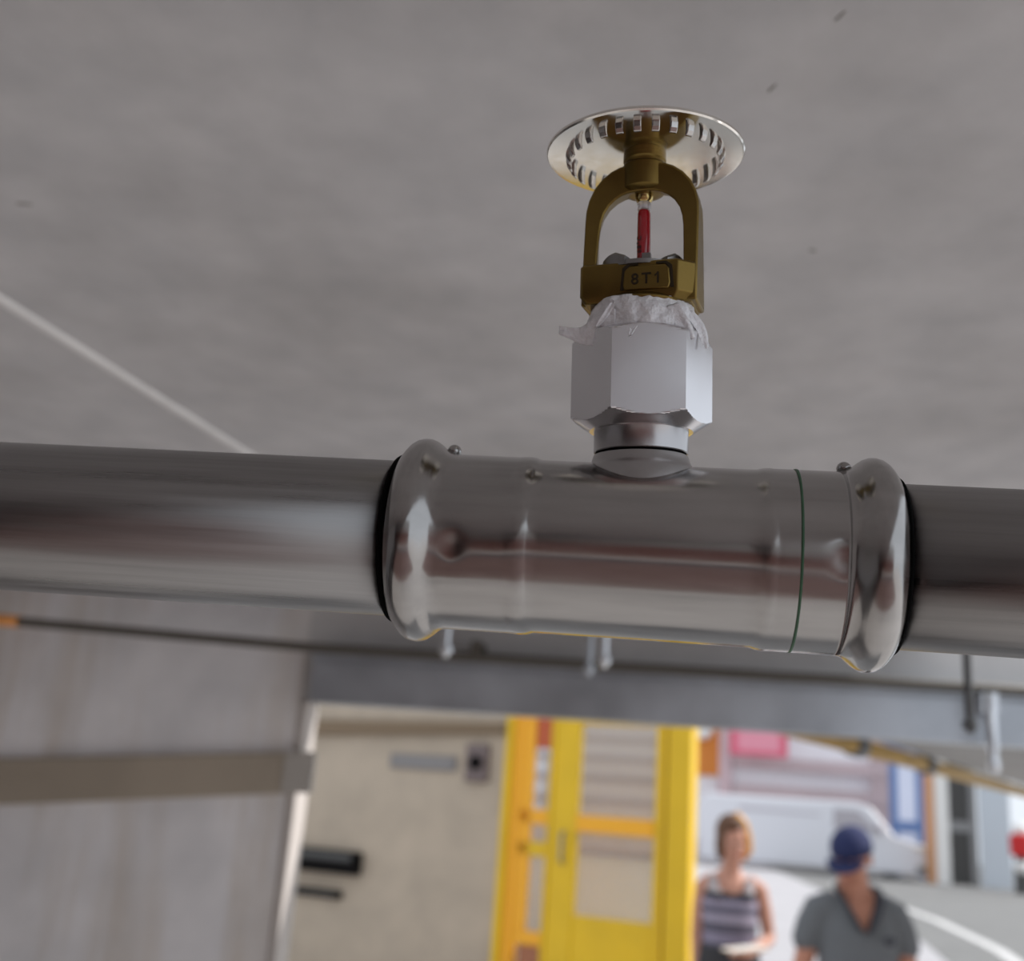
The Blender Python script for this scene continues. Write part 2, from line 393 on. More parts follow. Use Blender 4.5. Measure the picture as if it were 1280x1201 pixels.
# local frame: +x runs left along the wall (s), +y towards the viewer side, z up
FW = Matrix(((-math.cos(TH), -math.sin(TH), 0, BX.x), (math.sin(TH), -math.cos(TH), 0, BX.y), (0, 0, 1, 0), (0, 0, 0, 1)))
def zz(z): return 1.70 + 2 * (z - 1.70)
wl = struct('wall_back', B((1.32, -0.25, 0), (6.2, 0, 2.75)), M_tan, mw=FW)
dr = empty('yellow_door', mw=FW)
def dpart(name, s0, s1, z0, z1, m, y0=-0.06, y1=0.02, par=None, bevel=0.006):
    return obj(name, B((s0 * 2, y0, z0), (s1 * 2, y1, z1)), m, par or dr, bevel=bevel)
top = 2.45
dpart('jamb', 0.0, 0.078, 0, top, M_yel, -0.10, 0.05)
dpart('jamb', 0.632, 0.659, 0, top, M_yel, -0.10, 0.04)
dpart('jamb', 0.598, 0.632, 0, top, M_yel2, -0.09, 0.01)
dpart('head', 0.078, 0.598, top - 0.11, top, M_yel, -0.10, 0.04)
leaf = dpart('leaf_stile', 0.088, 0.121, 0.02, top - 0.12, M_yel, -0.05, 0.02)
dpart('leaf_stile', 0.386, 0.476, 0.02, top - 0.12, M_yel, -0.05, 0.02)
dpart('gap', 0.078, 0.088, 0, top - 0.11, M_brown, -0.08, -0.02, bevel=0)
dpart('rail', 0.121, 0.386, 0.02, zz(1.374), M_yel, -0.05, 0.015)
dpart('rail', 0.121, 0.386, zz(1.630), zz(1.682), M_yel2, -0.05, 0.03)
dpart('rail', 0.121, 0.386, 2.25, top - 0.12, M_yel, -0.05, 0.015)
dpart('pane', 0.121, 0.386, zz(1.374), zz(1.630), M_pane, -0.02, -0.012, bevel=0)
dpart('pane', 0.121, 0.386, zz(1.682), 2.25, M_pane, -0.02, -0.012, bevel=0)
# sidelight left of the leaf
dpart('mullion', 0.476, 0.490, 0, top - 0.11, M_yel, -0.08, 0.03)
for z0, z1, m in ((0, 0.70, M_yel), (zz(1.267), zz(1.309), M_yel2), (zz(1.541), zz(1.587), M_yel), (zz(1.642), zz(1.69), M_yel2)):
    dpart('sidelight_rail', 0.490, 0.598, z0, z1, m, -0.05, 0.0)
dpart('red_panel', 0.490, 0.555, zz(1.89), 2.33, M_redp, -0.05, -0.01)
dpart('red_panel', 0.490, 0.575, 0.70, zz(1.267), mat('brick_red_panel', (0.36, 0.14, 0.07), 0.6), -0.05, -0.01)
dpart('sidelight_stile', 0.555, 0.598, zz(1.309), 2.33, M_yel2, -0.05, 0.0)
for z0, z1 in ((zz(1.309), zz(1.541)), (zz(1.587), zz(1.642)), (zz(1.69), zz(1.89))):
    dpart('pane', 0.490, 0.555, z0, z1, M_pane, -0.03, -0.022, bevel=0)
h = obj('pull_handle', tube(N(), [(0.855, 0.02, 1.36), (0.855, 0.06, 1.37), (0.855, 0.06, 1.54), (0.855, 0.02, 1.55)], 0.011, 10), M_mgrey, dr, smooth=True)
tag(dr, 'yellow framed glass door with a rail tinted amber as if lit beside the tan wall', 'door')
# what stands behind the glass: a flight of pale steps
st = empty('stair_flight', mw=FW)
for i in range(6):
    zb = 1.45 + i * 0.17; yb = -0.55 - i * 0.28
    o_ = 0.36 * (-yb)
    t = obj('tread', B((0.05 + o_, yb - 0.30, zb - 0.045), (1.25 + o_, yb, zb)), mat('stair_tread', (0.30, 0.19, 0.11), 0.7), st)
    obj('riser', B((0.05 + o_, yb - 0.30, zb), (1.25 + o_, yb - 0.28, zb + 0.125)), mat('stair_riser', (0.72, 0.60, 0.48), 0.7), st)
obj('stair_base', B((0.25, -0.95, 0), (1.45, -0.60, 1.40)), mat('stair_base', (0.74, 0.76, 0.82), 0.7), st)
tag(st, 'pale steps with brown treads seen through the yellow door', 'stairs')

# things fixed to the tan wall
o = obj('wall_plaque', B((1.70, 0, zz(1.795)), (2.24, 0.02, zz(1.845))), M_grey, mw=FW, bevel=0.004)
obj('plate_rim', B((1.73, 0.02, zz(1.803)), (2.21, 0.024, zz(1.837))), mat('plaque_face', (0.22, 0.205, 0.20), 0.5), o)
tag(o, 'long grey plaque fixed to the tan wall', 'plaque')
sw = empty('switch_box', mw=FW @ Matrix.Translation((1.53, 0, zz(1.828))))
obj('housing', B((-0.085, 0, -0.125), (0.085, 0.05, 0.125)), mat('switch_housing', (0.15, 0.11, 0.105), 0.5), sw, bevel=0.01)
obj('knob', lathe(N(), [(0.05, 0.05), (0.075, 0.045), (0.08, 0.03)], 20, M=Matrix.Rotation(R(-90), 4, 'X')), M_blk, sw, smooth=True)
tag(sw, 'small dark switch box beside the grey plaque near the yellow frame', 'switch')
bb = empty('letter_box', mw=FW @ Matrix.Translation((2.39, 0, 1.14)))
obj('body', B((0, 0, 0), (0.58, 0.10, 0.155)), M_blk, bb, bevel=0.01)
obj('flap', B((0.04, 0.10, 0.09), (0.54, 0.108, 0.14)), M_dark, bb)
tag(bb, 'wide black box on the tan wall beside the white post', 'box')
bb = empty('slot_plate', mw=FW @ Matrix.Translation((2.53, 0, 0.97)))
obj('plate', B((0, 0, 0), (0.44, 0.05, 0.055)), M_blk, bb, bevel=0.006)
obj('slot', B((0.03, 0.05, 0.02), (0.41, 0.053, 0.035)), M_dark, bb)
tag(bb, 'narrow black plate under the wide black box', 'plate')
tk = empty('shadow_band_far', mw=FW @ Matrix.Translation((1.32, 0, 0)))  # brown strip takes the place of a shadow band on the tan wall
obj('band_strip', prism(N(), [(0, 2.16), (0, 2.235), (3.0, 2.17), (3.0, 2.03)], 0, 0.05), M_brown, tk, bevel=0.004)
obj('cover', prism(N(), [(0, 2.175), (0, 2.22), (3.0, 2.155), (3.0, 2.045)], 0.05, 0.056), M_brown, tk)
tag(tk, 'brown strip of painted shadow high along the tan wall to the yellow frame', 'band')

# ------------------------------------------------------------------ street: facade, sign, van, kiosk
fc = empty('street_building', (0, 37.0, 0.5))
obj('wall', B((-12, 0, 0), (9.6, 1.0, 9)), M_facade, fc)
for z0, z1 in ((3.05, 3.42), (2.18, 2.55), (4.4, 4.75)):
    obj('ledge', B((2.55, -0.35, z0 - 0.2), (9.3, 0, z1 - 0.2)), M_ledge, fc)
obj('pilaster', B((2.1, -0.25, 0), (2.5, 0, 6)), mat('facade_pink', (0.66, 0.50, 0.52), 0.8), fc)
obj('pilaster', B((6.9, -0.30, 0), (7.6, 0, 6)), M_ledge, fc)
obj('orange_panel', B((1.25, -0.20, 2.55), (2.12, 0, 4.45)), M_orange, fc)
obj('round_lamp', ellipsoid(N(), (1.55, -0.35, 3.95), (0.32, 0.2, 0.28), 16), M_wht, fc, smooth=True)
obj('plinth', B((-12, -0.08, 0), (9.6, 0, 0.55)), M_ledge, fc)
obj('door_panel', B((1.25, -0.06, 0), (2.0, 0, 2.3)), mat('facade_pale', (0.83, 0.80, 0.82), 0.8), fc)
tag(fc, 'white street building with pinkish horizontal ledges and an orange panel', 'building')
sg = empty('street_sign', (3.28, 35.9, 3.72))
obj('board', B((-0.90, 0, -0.01), (0.90, 0.08, 0.98)), M_pink, sg, bevel=0.02)
obj('face', B((-0.66, -0.012, 0.14), (0.66, 0, 0.86)), M_pink2, sg)
for x in (-0.6, 0.6): obj('bracket', B((x - 0.04, 0.08, 0.3), (x + 0.04, 0.72, 0.38)), M_mgrey, sg)
tag(sg, 'pinkish red sign board on the white street building', 'sign')

vn = empty('white_van', (0, 32.0, 0.5))
prof = [(1.35, 0.14), (1.30, 1.0), (1.36, 1.75), (1.55, 1.90), (5.55, 1.93), (5.95, 1.83), (6.55, 1.12), (7.25, 0.92), (7.46, 0.72), (7.50, 0.14)]
obj('body', prism(N(), prof, 0, 1.8), M_van, vn, bevel=0.07, seg=3)
obj('side_window', prism(N(), [(4.95, 1.20), (4.95, 1.72), (5.60, 1.72), (6.16, 1.20)], -0.012, 0), M_vglass, vn)
obj('side_window', prism(N(), [(2.4, 1.50), (2.4, 1.62), (4.6, 1.56), (4.6, 1.50)], -0.012, 0), mat('van_stripe', (0.55, 0.52, 0.56), 0.4), vn)
obj('windscreen', N() if False else prism(N(), [(6.02, 1.78), (6.06, 1.80), (6.58, 1.17), (6.52, 1.17)], 0.15, 1.65), M_vglass, vn)
obj('headlight', ellipsoid(N(), (7.22, 0.02, 0.86), (0.24, 0.06, 0.09), 14), M_wht, vn, smooth=True)
obj('bumper', B((7.1, -0.03, 0.20), (7.56, 1.83, 0.40)), M_mgrey, vn, bevel=0.04)
obj('door_handle', B((5.1, -0.03, 1.02), (5.3, 0, 1.06)), M_mgrey, vn)
obj('mirror', ellipsoid(N(), (6.12, -0.14, 1.26), (0.09, 0.12, 0.15), 12), M_vglass, vn, smooth=True)
for x in (2.3, 6.45):
    w = obj('wheel', lathe(N(), [(0, 0.12), (0.0, 0.18), (0.05, 0.20), (0.20, 0.20), (0.22, 0.18)], 28, M=Matrix.Translation((x, 0.03, 0.20)) @ Matrix.Rotation(R(-90), 4, 'X')), M_tyre, vn, auto=40)
    obj('hub', lathe(N(), [(-0.01, 0.04), (-0.005, 0.11), (0.02, 0.12)], 20, M=Matrix.Translation((x, 0.03, 0.20)) @ Matrix.Rotation(R(-90), 4, 'X')), M_mgrey, w)
tag(vn, 'white van parked side-on in the street behind the two people', 'van')

kb = empty('blue_kiosk', (7.45, 34.6, 0.5))
for x in (-0.44, 0.30): obj('post', B((x, 0, 0), (x + 0.20, 0.2, 3.6)), M_blue, kb)
obj('panel', B((-0.24, 0.05, 0.3), (0.30, 0.12, 3.6)), M_pblue, kb)
obj('cross_rail', B((-0.24, 0.02, 1.25), (0.30, 0.16, 1.55)), M_blue, kb)
obj('roof', B((-0.6, -0.2, 3.6), (0.7, 0.5, 3.75)), M_blue, kb)
tag(kb, 'blue framed stand with a pale panel behind the van nose', 'kiosk')

gp = empty('gate_pillar', (7.78, 31.5, 0.5))
obj('orange_edge', B((-0.43, 0, 0), (-0.25, 0.5, 3.2)), mat('pale_orange', (0.62, 0.32, 0.16), 0.7), gp)
obj('pale_shaft', B((-0.27, -0.05, 0), (0.08, 0.5, 3.2)), M_wht, gp)
tag(gp, 'pale pillar with an orange edge right of the van', 'pillar')
dk = empty('dark_gate', (8.06, 31.5, 0.5))
for k in range(4): obj('gate_board', B((-0.28 + k * 0.155, 0, 0.02), (-0.28 + k * 0.155 + 0.145, 0.06, 3.3)), M_dark, dk)
obj('gate_rail', B((-0.29, -0.03, 1.35), (0.35, 0.0, 1.62)), M_mgrey, dk)
obj('gate_post', B((0.35, -0.05, 0), (0.52, 0.12, 3.4)), M_mgrey, dk)
tag(dk, 'dark metal gate between the pale pillar and the bluish wall panel', 'gate')
wp = empty('wall_panel', (8.98, 31.4, 0.5))
obj('sheet', B((-0.34, 0, 0), (0.42, 0.12, 3.4)), M_pwall, wp)
obj('cap', B((-0.36, -0.03, 3.4), (0.44, 0.15, 3.46)), M_mgrey, wp)
tag(wp, 'pale bluish wall panel right of the dark gate', 'panel')
rp = empty('marker_post', (9.0, 29.3, 0.5))
obj('shaft', lathe(N(), [(0, 0.22), (0.06, 0.20), (0.9, 0.16), (1.0, 0.16)], 20), M_dark, rp, auto=40)
obj('red_sleeve', lathe(N(), [(0.86, 0.18), (0.90, 0.26), (1.34, 0.27), (1.40, 0.18)], 20), M_rred, rp, auto=40)
obj('white_ball', ellipsoid(N(), (0, 0, 1.5), (0.19, 0.19, 0.17), 16), M_wht, rp, smooth=True)
obj('white_ball', ellipsoid(N(), (0, -0.1, 0.62), (0.19, 0.16, 0.17), 16), M_wht, rp, smooth=True)
tag(rp, 'red and white marker post at the right edge of the street', 'post')

# ================================================================== FOREGROUND: pipe, tee, adapter, sprinkler
YP = 0.231
P0 = Vector((-0.0046, YP, 1.7545))
PD = Vector((1, 0, -0.0156)).normalized()
AX = Vector((-0.022, -math.sin(R(8.5)), 1)).normalized()
def frame(o, z, xhint):
    z = z.normalized(); x = (xhint - z * xhint.dot(z)).normalized(); y = z.cross(x)
    return Matrix(((x.x, y.x, z.x, o.x), (x.y, y.y, z.y, o.y), (x.z, y.z, z.z, o.z), (0, 0, 0, 1)))
TM = Matrix(((1, 0, 0, 0), (0, 1, 0, 0), (0, 0, 1, 0), (0, 0, 0, 1)))
_y = Vector((0, 1, 0)); _z = PD.cross(_y)
TM = Matrix(((PD.x, _y.x, _z.x, P0.x), (PD.y, _y.y, _z.y, P0.y), (PD.z, _y.z, _z.z, P0.z), (0, 0, 0, 1)))
SM = frame(P0, AX, Vector((1, 0, 0)))
mm = 0.001

# pipes
def pipe(x0, x1, label):
    bm = N(); n = 40
    prof = [(x0 * mm, 17.4 * mm)] + [((x0 + (x1 - x0) * i / n) * mm, 17.5 * mm) for i in range(1, n)] + [(x1 * mm, 17.4 * mm)]
    o = obj('steel_pipe', lathe(bm, prof, 96, axis='X'), M_pipe, smooth=True, mw=TM)
    tag(o, label, 'pipe')
pipe(-4795, -30, 'steel pipe entering the tee from the left with a long grey run')
pipe(30, 4000, 'short visible steel pipe leaving the tee on the right')

# press tee
tee = empty('press_tee', mw=TM)
DENTS = [(-38.0, 196, 0.55, 3.2, 6.0), (40.5, 192, 0.55, 3.0, 6.0)]
def tmod(t, r, a):
    x = t / mm; rr = r
    ad = math.degrees(a) % 360
    for dx, da, dep, w, wa in DENTS:
        dd = (ad - da + 180) % 360 - 180
        q = ((x - dx) / w) ** 2 + (dd / wa) ** 2 * 0.25
        if q < 4: rr -= dep * mm * math.exp(-q * 1.6)
    if 24 < abs(x) < 43:   # slight hexagonal press flattening
        w = min(1, (abs(x) - 24) / 4, (43 - abs(x)) / 3)
        rr -= w * 0.16 * mm * (0.5 + 0.5 * math.cos(6 * a))
    return rr
half = [(52.6, 18.0), (52.6, 19.2), (52.1, 20.0), (51.4, 20.9), (50.6, 21.7), (49.6, 22.3), (48.4, 22.6), (47.2, 22.55), (46.0, 22.1), (45.0, 21.4), (44.2, 20.7), (43.4, 20.05), (42.5, 19.65), (41.5, 19.5)]
prof = [(-x * mm, r * mm) for x, r in half]
for i in range(1, 30): prof.append(((-41.5 + i * 0.5) * mm, 19.5 * mm))
prof += [(-26.5 * mm, 19.55 * mm), (-25.5 * mm, 19.6 * mm), (-24.5 * mm, 19.58 * mm), (-23.5 * mm, 19.45 * mm), (-22.8 * mm, 19.2 * mm), (-22.2 * mm, 19.0 * mm)]
for i in range(1, 23): prof.append(((-22.2 + i * 2.0) * mm, 19.0 * mm))
prof += [(24.2 * mm, 19.05 * mm), (25.0 * mm, 19.3 * mm), (26.0 * mm, 19.5 * mm), (27 * mm, 19.58 * mm)]
for i in range(0, 29): prof.append(((27.5 + i * 0.5) * mm, 19.5 * mm))
prof += [(x * mm, r * mm) for x, r in half[::-1]]
obj('body', lathe(N(), prof, 180, axis='X', mod=tmod), M_tee, tee, smooth=True)
for s in (-1, 1):
    obj('seal_ring', lathe(N(), [(s * (53.75 - 0.25 * s) * mm, 17.3 * mm), (s * (53.75 - 0.25 * s) * mm, 18.5 * mm), (s * (53.3 - 0.2 * s) * mm, 18.8 * mm), (s * 52.7 * mm, 18.8 * mm), (s * 52.2 * mm, 18.2 * mm)], 96, axis='X'), M_black, tee, smooth=True)
    obj('press_nub', ellipsoid(N(), (s * 42.9 * mm, -1.5 * mm, 20.6 * mm), (1.6 * mm, 1.7 * mm, 1.5 * mm), 14), M_tee, tee, smooth=True)
obj('green_mark', lathe(N(), [(31.95 * mm, 19.45 * mm), (31.95 * mm, 19.56 * mm), (32.5 * mm, 19.56 * mm), (32.5 * mm, 19.45 * mm)], 120, axis='X', mod=lambda t, r, a: r + 0.02 * mm * math.sin(9 * a)), M_green, tee, smooth=True)
bm = N()
lathe(bm, [(12 * mm, 12.6 * mm), (17.6 * mm, 12.2 * mm), (18.6 * mm, 11.3 * mm), (19.3 * mm, 10.9 * mm), (20.3 * mm, 10.6 * mm), (20.9 * mm, 10.4 * mm), (20.9 * mm, 9.4 * mm)], 72)
nk = obj('branch_neck', bm, mat('neck_steel', (0.40, 0.39, 0.39), 0.34, 1.0, var=0.05, scale=40), tee, smooth=True, auto=50)
nk.matrix_world = SM
tag(tee, 'shiny press-fit tee with rounded beads and a green marker line', 'pipe fitting')

# hex adapter
ad = empty('hex_adapter', mw=SM @ Matrix.Translation((0, 0, 20.9 * mm)))
def hexnut(r_c, z0, z1, c_bot, c_top, rot, nz=18):
    """hexagonal prism cut by chamfer cones at both ends"""
    bm = N(); seg = 96; apo = r_c * math.cos(R(30)); rings = []
    zs = sorted(set([z0 + (z1 - z0) * i / nz for i in range(nz + 1)] + [z0 + (z1 - z0) * i / 160 for i in list(range(0, 34)) + list(range(127, 161))]))
    for z in zs:
        ring = []
        for k in range(seg):
            a = 2 * math.pi * k / seg
            la = ((a + R(30)) % R(60)) - R(30)
            rh = apo / math.cos(la)
            r = min(rh, c_bot + (z - z0) * 1.55, c_top + (z1 - z) * 1.55)
            aa = a + rot
            ring.append(bm.verts.new((r * math.cos(aa), r * math.sin(aa), z)))
        rings.append(ring)
    for a, b in zip(rings, rings[1:]):
        for k in range(seg): bm.faces.new((a[k], a[(k + 1) % seg], b[(k + 1) % seg], b[k]))
    bm.faces.new(rings[0]); bm.faces.new(rings[-1])
    return bm
z_ = lambda h: (h - 20.9) * mm
obj('hex_body', hexnut(15.7 * mm, z_(26.4), z_(47.6), 11.4 * mm, 13.6 * mm, R(-90 + 7)), M_zinc, ad, auto=18)
obj('collar', lathe(N(), [(z_(21.5), 9.6 * mm), (z_(21.5), 10.2 * mm), (z_(21.7), 10.4 * mm), (z_(26.2), 10.4 * mm), (z_(26.6), 10.6 * mm)], 72), mat('collar_zinc', (0.46, 0.45, 0.455), 0.26, 1.0), ad, auto=40)
obj('dark_seam', lathe(N(), [(z_(20.8), 9.8 * mm), (z_(20.8), 10.0 * mm), (z_(21.7), 10.0 * mm), (z_(21.7), 9.8 * mm)], 72), M_black, ad, smooth=True)
tag(ad, 'grey hexagonal adapter nut screwed onto the tee branch', 'adapter')

# sealing tape
tp = empty('sealing_tape', mw=SM @ Matrix.Translation((0, 0, 47.4 * mm)))
def tapemod(t, r, a):
    p = Vector((math.cos(a) * 3.0, math.sin(a) * 3.0, t / mm * 0.35))
    q = Vector((math.cos(a) * 9.0, math.sin(a) * 9.0, t / mm * 0.5))
    return r + mm * (0.9 * noise.noise(p) + 0.45 * noise.noise(q))
pr = [(-1.2, 11.4), (-0.6, 12.6), (0.0, 13.0), (0.7, 13.0), (1.5, 12.8), (2.5, 12.6), (3.5, 12.4), (4.6, 12.1), (5.6, 11.7), (6.6, 11.3), (7.4, 11.0)]
bm = lathe(N(), [(a * mm, b * mm) for a, b in pr], 120, mod=tapemod)
for v in bm.verts:
    if v.co.z < 0.6 * mm:
        a = math.atan2(v.co.y, v.co.x)
        v.co.z += mm * 1.4 * noise.noise(Vector((math.cos(a) * 4, math.sin(a) * 4, 3.3))) 
obj('tape_wrap', bm, M_tape, tp, smooth=True)
def ribbon(name, path, width, par, th=0.12):
    """path: (x,y,z) mm; width list of vectors"""
    bm = N(); rows = []
    for (p, w) in zip(path, width):
        p = Vector(p) * mm; w = Vector(w) * mm
        rows.append([bm.verts.new(p + w * (k / 4.0 - 0.5) + Vector((0, -0.35 * mm * math.sin(k * 2.1 + len(rows)), 0))) for k in range(5)])
    for a, b in zip(rows, rows[1:]):
        for k in range(4): bm.faces.new((a[k], a[k + 1], b[k + 1], b[k]))
    o = obj(name, bm, M_tape, par, smooth=True)
    s = o.modifiers.new('thickness', 'SOLIDIFY'); s.thickness = th * mm
    u = o.modifiers.new('sub', 'SUBSURF'); u.levels = 1; u.render_levels = 1
ribbon('loose_flap', [(-5.5, -11.4, 1.8), (-8, -10.4, 0.6), (-10.5, -9.0, -0.9), (-12.8, -7.6, -1.2), (-15.0, -7.0, -0.4), (-17.0, -6.8, 0.2), (-18.2, -6.6, 0.6)],
       [(0, 0, 5.5), (-1.0, 0, 6.5), (-1.8, 0, 6.0), (-1.0, 0, 4.2), (-0.2, 0, 3.0), (0, 0, 2.0), (0, 0, 2.2)], tp)
ribbon('frayed_strip', [(-1.2, -13.1, 0.4), (-1.7, -14.0, -1.2), (-2.3, -14.5, -3.0)], [(2.2, 0, 0.4), (1.4, 0, 0.3), (0.7, 0, 0.2)], tp)
ribbon('frayed_strip', [(6.5, -10.9, 5.2), (7.5, -11.4, 2.0), (9.8, -10.6, -0.2), (11.0, -9.6, -2.6)], [(3.0, 0, 1.0), (3.4, 0, 1.2), (2.6, 0, 1.0), (1.0, 0, 0.6)], tp)
ribbon('frayed_strip', [(9.6, -7.6, 4.6), (12.4, -6.0, 2.0), (13.6, -5.4, -1.0), (14.0, -5.2, -3.4)], [(2.4, 1.6, 1.0), (2.8, 1.8, 0.6), (2.0, 1.2, 0.4), (0.8, 0.6, 0.2)], tp)
ribbon('frayed_strip', [(-6.2, -11.3, 5.6), (-7.4, -11.2, 3.0), (-9.6, -10.0, 0.2)], [(1.4, 0, 0.6), (2.2, 0, 0.8), (1.6, 0, 0.6)], tp)
tag(tp, 'frayed white sealing tape wrapped between the adapter and the brass base', 'tape')

# sprinkler head
YAW = R(-11)
SP0 = 54.3
SPM = SM @ Matrix.Translation((0, 0, SP0 * mm)) @ Matrix.Rotation(YAW, 4, 'Z')
sp = empty('fire_sprinkler', mw=SPM)
zh = lambda h: (h - SP0) * mm
bm = N()
# arch (u outer, h outer) / (u inner, h inner)
outer = [(13.0, 54.5), (13.0, 62), (13.0, 70), (13.0, 75.5), (12.9, 77.9), (12.3, 80.6), (11.1, 83.2), (9.3, 85.4), (7.1, 87.0), (5.1, 87.8), (2.5, 88.1), (0.0, 88.1)]
inner = [(9.8, 54.5), (9.8, 61.5), (9.6, 68), (9.4, 72.4), (9.1, 74.8), (8.5, 76.9), (7.4, 78.7), (6.0, 80.0), (4.6, 80.8), (3.2, 81.2), (1.6, 81.4), (0.0, 81.4)]
dep = [5.6, 5.0, 4.1, 3.4, 3.2, 3.1, 3.1, 3.1, 3.2, 3.3, 3.4, 3.5]
bof = [(1.9, 0), (1.9, 0), (1.9, 0), (1.9, 0.2), (1.8, 0.5), (1.6, 0.9), (1.3, 1.2), (0.9, 1.4), (0.5, 1.5), (0.2, 1.5), (0, 1.5), (0, 1.5)]
O = [(-u, h) for u, h in outer] + [(u, h) for u, h in outer[::-1][1:]]
I = [(-u, h) for u, h in inner] + [(u, h) for u, h in inner[::-1][1:]]
BO = [(-u, h) for u, h in bof] + [(u, h) for u, h in bof[::-1][1:]]
DP = dep + dep[::-1][1:]
rows = []
for (uo, ho), (ui, hi), (bu, bh), dd in zip(O, I, BO, DP):
    rows.append([bm.verts.new((uo * mm, -dd * mm, zh(ho))), bm.verts.new((ui * mm, -dd * mm, zh(hi))), bm.verts.new(((ui + bu) * mm, dd * mm, zh(hi + bh))), bm.verts.new((uo * mm, dd * mm, zh(ho)))])
for a, b in zip(rows, rows[1:]):
    for k in range(4): bm.faces.new((a[k], a[(k + 1) % 4], b[(k + 1) % 4], b[k]))
bm.faces.new(rows[0]); bm.faces.new(rows[-1][::-1])
fr = obj('frame_arms', bm, M_brass, sp, bevel=0.0005, auto=35)
fr.modifiers['bevel'].angle_limit = R(45)
# base block with sloped underside
def base_block():
    bm = N()
    lay = [(54.3, 11.7, 7.4), (56.0, 12.7, 8.2), (62.8, 12.7, 8.2), (63.2, 12.4, 7.9)]
    rr = []
    for h, u, v in lay:
        c = 1.6
        pts = [(-u + 0.7, -v), (u - 3.4, -v), (u, -v + 3.2), (u, v - c), (u - c, v), (-u + c, v), (-u, v - c), (-u, -v + 0.7)]
        rr.append([bm.verts.new((x * mm, y * mm, zh(h))) for x, y in pts])
    for a, b in zip(rr, rr[1:]):
        for k in range(8): bm.faces.new((a[k], a[(k + 1) % 8], b[(k + 1) % 8], b[k]))
    bm.faces.new(rr[0]); bm.faces.new(rr[-1])
    lathe(bm, [(zh(53.6), 10.6 * mm), (zh(54.6), 11.2 * mm), (zh(56.0), 9 * mm)], 48)
    return bm
base = obj('wrench_base', base_block(), M_brass, sp, bevel=0.0004, auto=35)
# raised plate with rounded outline and stamped characters
PX = -0.6
bm = N(); prism(bm, [((x + PX) * mm, zh(z)) for x, z in ((-1.8, 56.4), (8.0, 56.4), (8.4, 57.6), (8.1, 60.9), (7.2, 61.9), (-0.8, 61.9), (-1.8, 60.9), (-2.1, 57.6))], -8.75 * mm, -8.1 * mm)
obj('stamped_plate', bm, M_brass, base, bevel=0.0003, auto=35)
bm = N(); prism(bm, [((x + PX) * mm, zh(z)) for x, z in ((-2.7, 56.6), (-2.0, 56.6), (-1.4, 61.2), (-0.7, 62.1), (1.2, 62.1), (1.2, 62.6), (-1.1, 62.6), (-2.3, 61.6))], -8.5 * mm, -8.1 * mm)
prism(bm, [((x + PX) * mm, zh(z)) for x, z in ((9.1, 56.6), (8.4, 56.6), (7.8, 61.2), (7.1, 62.1), (5.2, 62.1), (5.2, 62.6), (7.5, 62.6), (8.7, 61.6))], -8.5 * mm, -8.1 * mm)
obj('plate_groove', bm, M_brassd, base)
def text_mesh(s, size, ext):
    cu = bpy.data.curves.new('txt', 'FONT'); cu.body = s; cu.size = size; cu.extrude = ext; cu.align_x = 'CENTER'; cu.space_character = 1.35; cu.offset = 0.00004
    t = bpy.data.objects.new('txt', cu); COL.objects.link(t)
    bpy.context.view_layer.update()
    me = bpy.data.meshes.new_from_object(t.evaluated_get(bpy.context.evaluated_depsgraph_get()))
    bpy.data.objects.remove(t); bpy.data.curves.remove(cu)
    return me
me = text_mesh('8T1', 3.5 * mm, 0.12 * mm)
t = obj('stamped_letters', me, M_brassd, base)
t.matrix_parent_inverse = Matrix(); t.location = ((3.15 + PX) * mm, -8.78 * mm, zh(57.7)); t.rotation_euler = (R(90), 0, 0)
bm = N(); prism(bm, [(x * mm, z * mm) for x, z in ((0.0, 0.0), (0.0, -0.42), (-0.75, -1.0), (-0.9, -0.75))], -0.12 * mm, 0.12 * mm)
fl = obj('numeral_flag', bm, M_brassd, base); fl.matrix_parent_inverse = Matrix(); fl.location = ((3.15 + PX + 2.62) * mm, -8.78 * mm, zh(57.7) + 2.5 * mm)
# boss
obj('boss', lathe(N(), [(zh(81.8), 3.2 * mm), (zh(82.0), 4.4 * mm), (zh(82.8), 5.1 * mm), (zh(88.2), 5.1 * mm), (zh(88.6), 4.7 * mm), (zh(88.9), 4.5 * mm), (zh(89.3), 4.5 * mm), (zh(89.7), 4.9 * mm), (zh(91.0), 4.9 * mm)], 56), M_brass, sp, auto=40)
obj('load_screw', lathe(N(), [(zh(82.5), 2.2 * mm), (zh(81.0), 2.1 * mm), (zh(80.2), 1.8 * mm), (zh(79.8), 1.4 * mm)], 12), M_brassp, sp, auto=30)
# bulb
bl = obj('glass_bulb', lathe(N(), [(zh(62.2), 0.8 * mm), (zh(63.0), 1.35 * mm), (zh(64), 1.5 * mm), (zh(70), 1.55 * mm), (zh(77.2), 1.5 * mm), (zh(77.9), 1.3 * mm), (zh(78.7), 0.55 * mm), (zh(78.9), 0.1 * mm)], 32), M_red, sp, smooth=True)
obj('clear_tip', lathe(N(), [(zh(77.9), 1.3 * mm), (zh(78.2), 1.5 * mm), (zh(79.4), 1.62 * mm), (zh(79.9), 1.5 * mm), (zh(80.2), 1.1 * mm)], 32), mat('tip_glass', (0.90, 0.90, 0.94), 0.06, 0.0, trans=0.65, coat=0.5), bl, smooth=True)
me = text_mesh('68°C', 1.5 * mm, 0.02 * mm)
tb = obj('bulb_print', me, M_print, bl)
tb.matrix_parent_inverse = Matrix(); tb.location = (-0.25 * mm, -1.60 * mm, zh(69.5)); tb.rotation_euler = (R(90), R(-90), R(-14))
